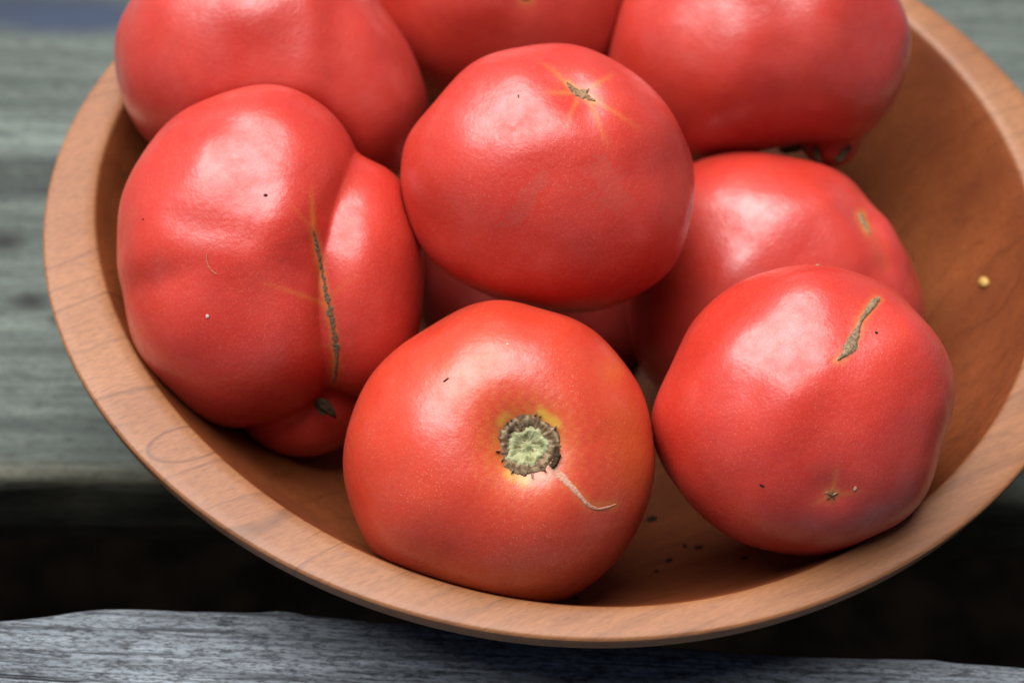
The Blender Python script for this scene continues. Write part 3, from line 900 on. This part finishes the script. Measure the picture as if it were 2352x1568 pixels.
# blurred tomatoes at the back
T = TOM['t6']
star_scar(T, 'blossom_scar', (1205, 25), lambda a: 11 + 8 * abs(math.sin(a)) ** 2 + 2 * math.sin(5 * a), cork_dark, 0.0004, 40, 4, seed=16)
T = TOM['t8']
ribbon_scar(T, 'blossom_scar', [(1948, 500, 2), (1951, 512, 6), (1955, 522, 6), (1960, 532, 3), (1966, 545, 1)], cork_tan, 0.0004, 0.3, seed=17, n=30)

def curl(T, name, P3, widths, m):
    """a dry bent sepal: flat strip through lens-frame points (x, y, depth towards lens) with a folded section"""
    P = np.array([[p[0] - T.c[0], -(p[1] - T.c[1]), p[2]] for p in P3], float)
    n = 14
    t = np.linspace(0, len(P) - 1, n)
    L = np.stack([np.interp(t, np.arange(len(P)), P[:, k]) for k in range(3)], 1)
    w = np.interp(t, np.arange(len(P)), widths)
    tan = np.gradient(L, axis=0); tan /= np.linalg.norm(tan, axis=1)[:, None]
    side = np.cross(tan, [0, 0, 1.0]); side /= np.linalg.norm(side, axis=1)[:, None] + 1e-9
    up = np.cross(side, tan)
    V = []
    for a, b in ((-1, 0.35), (-0.4, 0), (0, -0.15), (0.4, 0), (1, 0.35), (0.4, 0.25), (0, 0.12), (-0.4, 0.25)):
        V.append(L + side * (w * a)[:, None] + up * (w * b)[:, None])
    V = np.concatenate(V)
    F = []
    for i in range(8):
        j = (i + 1) % 8
        F += [[i * n + k, i * n + k + 1, j * n + k + 1, j * n + k] for k in range(n - 1)]
    W = T.pos + (V * T.m) @ AX.T
    return mesh_obj(name, W, F, m, T.root)
T = TOM['t7']
curl(T, 'sepal', [(1880, 330, 40), (1866, 345, 62), (1868, 362, 66), (1878, 382, 60)], [3, 6, 6, 2], dry_green)
curl(T, 'sepal', [(1905, 350, 40), (1918, 372, 62), (1930, 356, 70), (1945, 342, 66)], [4, 8, 7, 3], dry_green)
curl(T, 'sepal', [(1850, 335, 20), (1820, 346, 34), (1800, 350, 38), (1785, 346, 30)], [5, 8, 8, 3], dry_green)
T = TOM['t4']
curl(T, 'calyx', [(728, 930, 62), (742, 922, 76), (756, 930, 78), (768, 946, 72), (776, 958, 60)], [4, 12, 13, 8, 2], dark_calyx)
curl(T, 'calyx', [(735, 934, 70), (748, 945, 74), (757, 938, 70)], [4, 8, 3], dark_calyx)

# ------------------------------------------------------------------ bits lying about
def crumb(name, pos, nrm, size, m, label, cat, group=None, flat=0.45, seed=0, long=1.0, knob=1.0):
    rng = np.random.default_rng(seed)
    bm = bmesh.new()
    bmesh.ops.create_icosphere(bm, subdivisions=3, radius=1)
    v = np.array([x.co for x in bm.verts]); f = [[y.index for y in x.verts] for x in bm.faces]
    bm.free()
    ph = rng.uniform(0, 6.28, 6)
    v *= (1 + knob * (0.22 * np.sin(v[:, 0] * 4 + ph[0]) * np.sin(v[:, 1] * 5 + ph[1]) + 0.15 * np.sin(v[:, 2] * 6 + ph[2])))[:, None]
    v *= np.array([long, 1 / math.sqrt(long), flat])
    ang = rng.uniform(0, 3.14)
    c, s = math.cos(ang), math.sin(ang)
    v = v @ np.array([[c, s, 0], [-s, c, 0], [0, 0, 1]])
    q = Vector(nrm).to_track_quat('Z', 'Y').to_matrix()
    W = (v * size) @ np.array(q).T + np.array(pos) + np.array(nrm) * size * flat * 0.6
    return tag(mesh_obj(name, W, f, m, origin=pos), label, cat, group)

def on_tomato(key, px, py):
    T = TOM[key]
    U = T.dirs([(px, py)])
    W = T.world(U, T.r(U))[0]
    e = 3.0
    A = T.surf([(px + e, py), (px - e, py), (px, py + e), (px, py - e)])
    n = np.cross(A[0] - A[1], A[3] - A[2]); n /= np.linalg.norm(n)
    return W, n

def on_bowl(px, py):
    d = AX @ np.array([(px - 1176) / FPX, -(py - 784) / FPX, -1.0])
    lo, hi = 0.45, 1.2
    ts = np.linspace(0.5, 1.2, 3000)
    Q = CAM + d * ts[:, None]
    x = np.hypot(Q[:, 0], Q[:, 1]); th = np.arctan2(Q[:, 1], Q[:, 0])
    hit = np.nonzero((Q[:, 2] < z_in(x, th)) & (x < r_in(th)))[0]
    p = Q[hit[0]]
    x, th = math.hypot(p[0], p[1]), math.atan2(p[1], p[0])
    g = float((z_in(np.array([x + 1e-4]), np.array([th])) - z_in(np.array([x]), np.array([th])))[0] / 1e-4)
    n = np.array([-g * math.cos(th), -g * math.sin(th), 1.0]); n /= np.linalg.norm(n)
    return p, n

black_m = plain_material('black_soil_bit', (0.012, 0.010, 0.010), (0.03, 0.025, 0.022), 2000, 0.9)
white_m = plain_material('white_fleck', (0.42, 0.36, 0.33), (0.55, 0.49, 0.45), 2000, 0.7)
straw_m = plain_material('straw_chaff', (0.30, 0.22, 0.11), (0.45, 0.36, 0.20), 1500, 0.7)
seed_m = plain_material('tomato_seed', (0.36, 0.22, 0.05), (0.48, 0.31, 0.09), 500, 0.35)
U_ = 0.000105          # metres per frame unit at about the heap's distance

p, n = on_bowl(2263, 650)
crumb('seed', p, n, 17 * U_, seed_m, 'yellow tomato seed stuck to the bare inner wall of the bowl', 'seed', flat=0.6, seed=2, long=1.35, knob=0.25)
for i, (x, y, s, lab) in enumerate([(1497, 1192, 11, 'largest dark crumb on the bowl floor, in the gap between the two front tomatoes'),
                               (1573, 1254, 7, 'small dark crumb just left of a bigger one under the right front tomato'),
                               (1605, 1258, 9, 'dark crumb on the bowl floor closest below the right front tomato'),
                               (1537, 1288, 9, 'dark crumb in the middle of the scatter on the bowl floor'),
                               (1710, 1282, 8, 'rightmost dark crumb on the bowl floor, near the rim'),
                               (1508, 1312, 6, 'lowest small crumb of the scatter on the bowl floor'),
                               (1322, 1374, 8, 'dark crumb between the front tomato base and the bowl rim')]):
    p, n = on_bowl(x, y)
    crumb('soil_crumb', p, n, s * 0.000105, black_m, lab, 'crumb', 'soil crumbs on the bowl floor', 0.4, 20 + i, 1.3)
def bit(key, px, py, s, m, name, label, cat, **kw):
    p, n = on_tomato(key, px, py)
    crumb(name, p, n, s * 0.8 * U_, m, label, cat, **kw)
bit('t4', 641, 467, 5.5, black_m, 'soil_crumb', 'small black crumb on the upper face of the lobed cracked tomato', 'crumb', seed=31, long=1.3)
bit('t4', 365, 515, 3.2, black_m, 'soil_crumb', 'tiny black crumb near the left edge of the lobed cracked tomato', 'crumb', seed=32)
bit('t4', 514, 729, 5.5, white_m, 'white_fleck', 'white fleck in the middle of the lobed cracked tomato', 'fleck', seed=33)
bit('t2', 1974, 765, 4.5, black_m, 'soil_crumb', 'black crumb right of the strip scar on the right front tomato', 'crumb', seed=34)
bit('t2', 1925, 1105, 5.5, straw_m, 'chaff_flake', 'pale straw flake beside the star scar on the right front tomato', 'chaff', seed=35, long=1.4)
bit('t2', 1868, 612, 5.5, straw_m, 'chaff_flake', 'cream flake on the very top of the right front tomato', 'chaff', seed=36)
bit('t2', 1722, 1098, 4.5, black_m, 'chaff_flake', 'dark flake low on the left side of the right front tomato', 'chaff', seed=37, long=1.8)
bit('t3', 1190, 249, 3.5, black_m, 'soil_crumb', 'dark crumb left of the yellow rays on the top tomato', 'crumb', seed=38, long=2.0)
bit('t1', 1166, 790, 3.2, white_m, 'white_fleck', 'tiny white fleck above the stem scar of the front tomato', 'fleck', seed=39)
bit('t1', 1032, 868, 4.0, black_m, 'chaff_flake', 'thin dark flake on the bright shoulder of the front tomato', 'chaff', seed=40, long=2.6)

def hair(key, pts, w, m, label):
    T = TOM[key]
    L = catmull([(*q, w) for q in pts], 18)
    W = T.surf(L[:, :2], 0.0002)
    V, F = [], []
    tan = np.gradient(W, axis=0); tan /= np.linalg.norm(tan, axis=1)[:, None]
    a1_ = np.cross(tan, BACK); a1_ /= np.linalg.norm(a1_, axis=1)[:, None]
    a2_ = np.cross(tan, a1_)
    for k in range(5):
        a = k / 5 * 2 * math.pi
        V.append(W + (a1_ * math.cos(a) + a2_ * math.sin(a)) * w * U_)
    V = np.concatenate(V)
    for k in range(5):
        kn = (k + 1) % 5
        F += [[k * 18 + i, k * 18 + i + 1, kn * 18 + i + 1, kn * 18 + i] for i in range(17)]
    o = mesh_obj('fibre', V, F, m, origin=W[9])
    tag(o, label, 'fibre')
hair('t4', [(515, 594), (514, 605), (517, 618), (524, 630), (536, 638)], 0.7, straw_m, 'pale curved hair like fibre lying on the lobed cracked tomato')
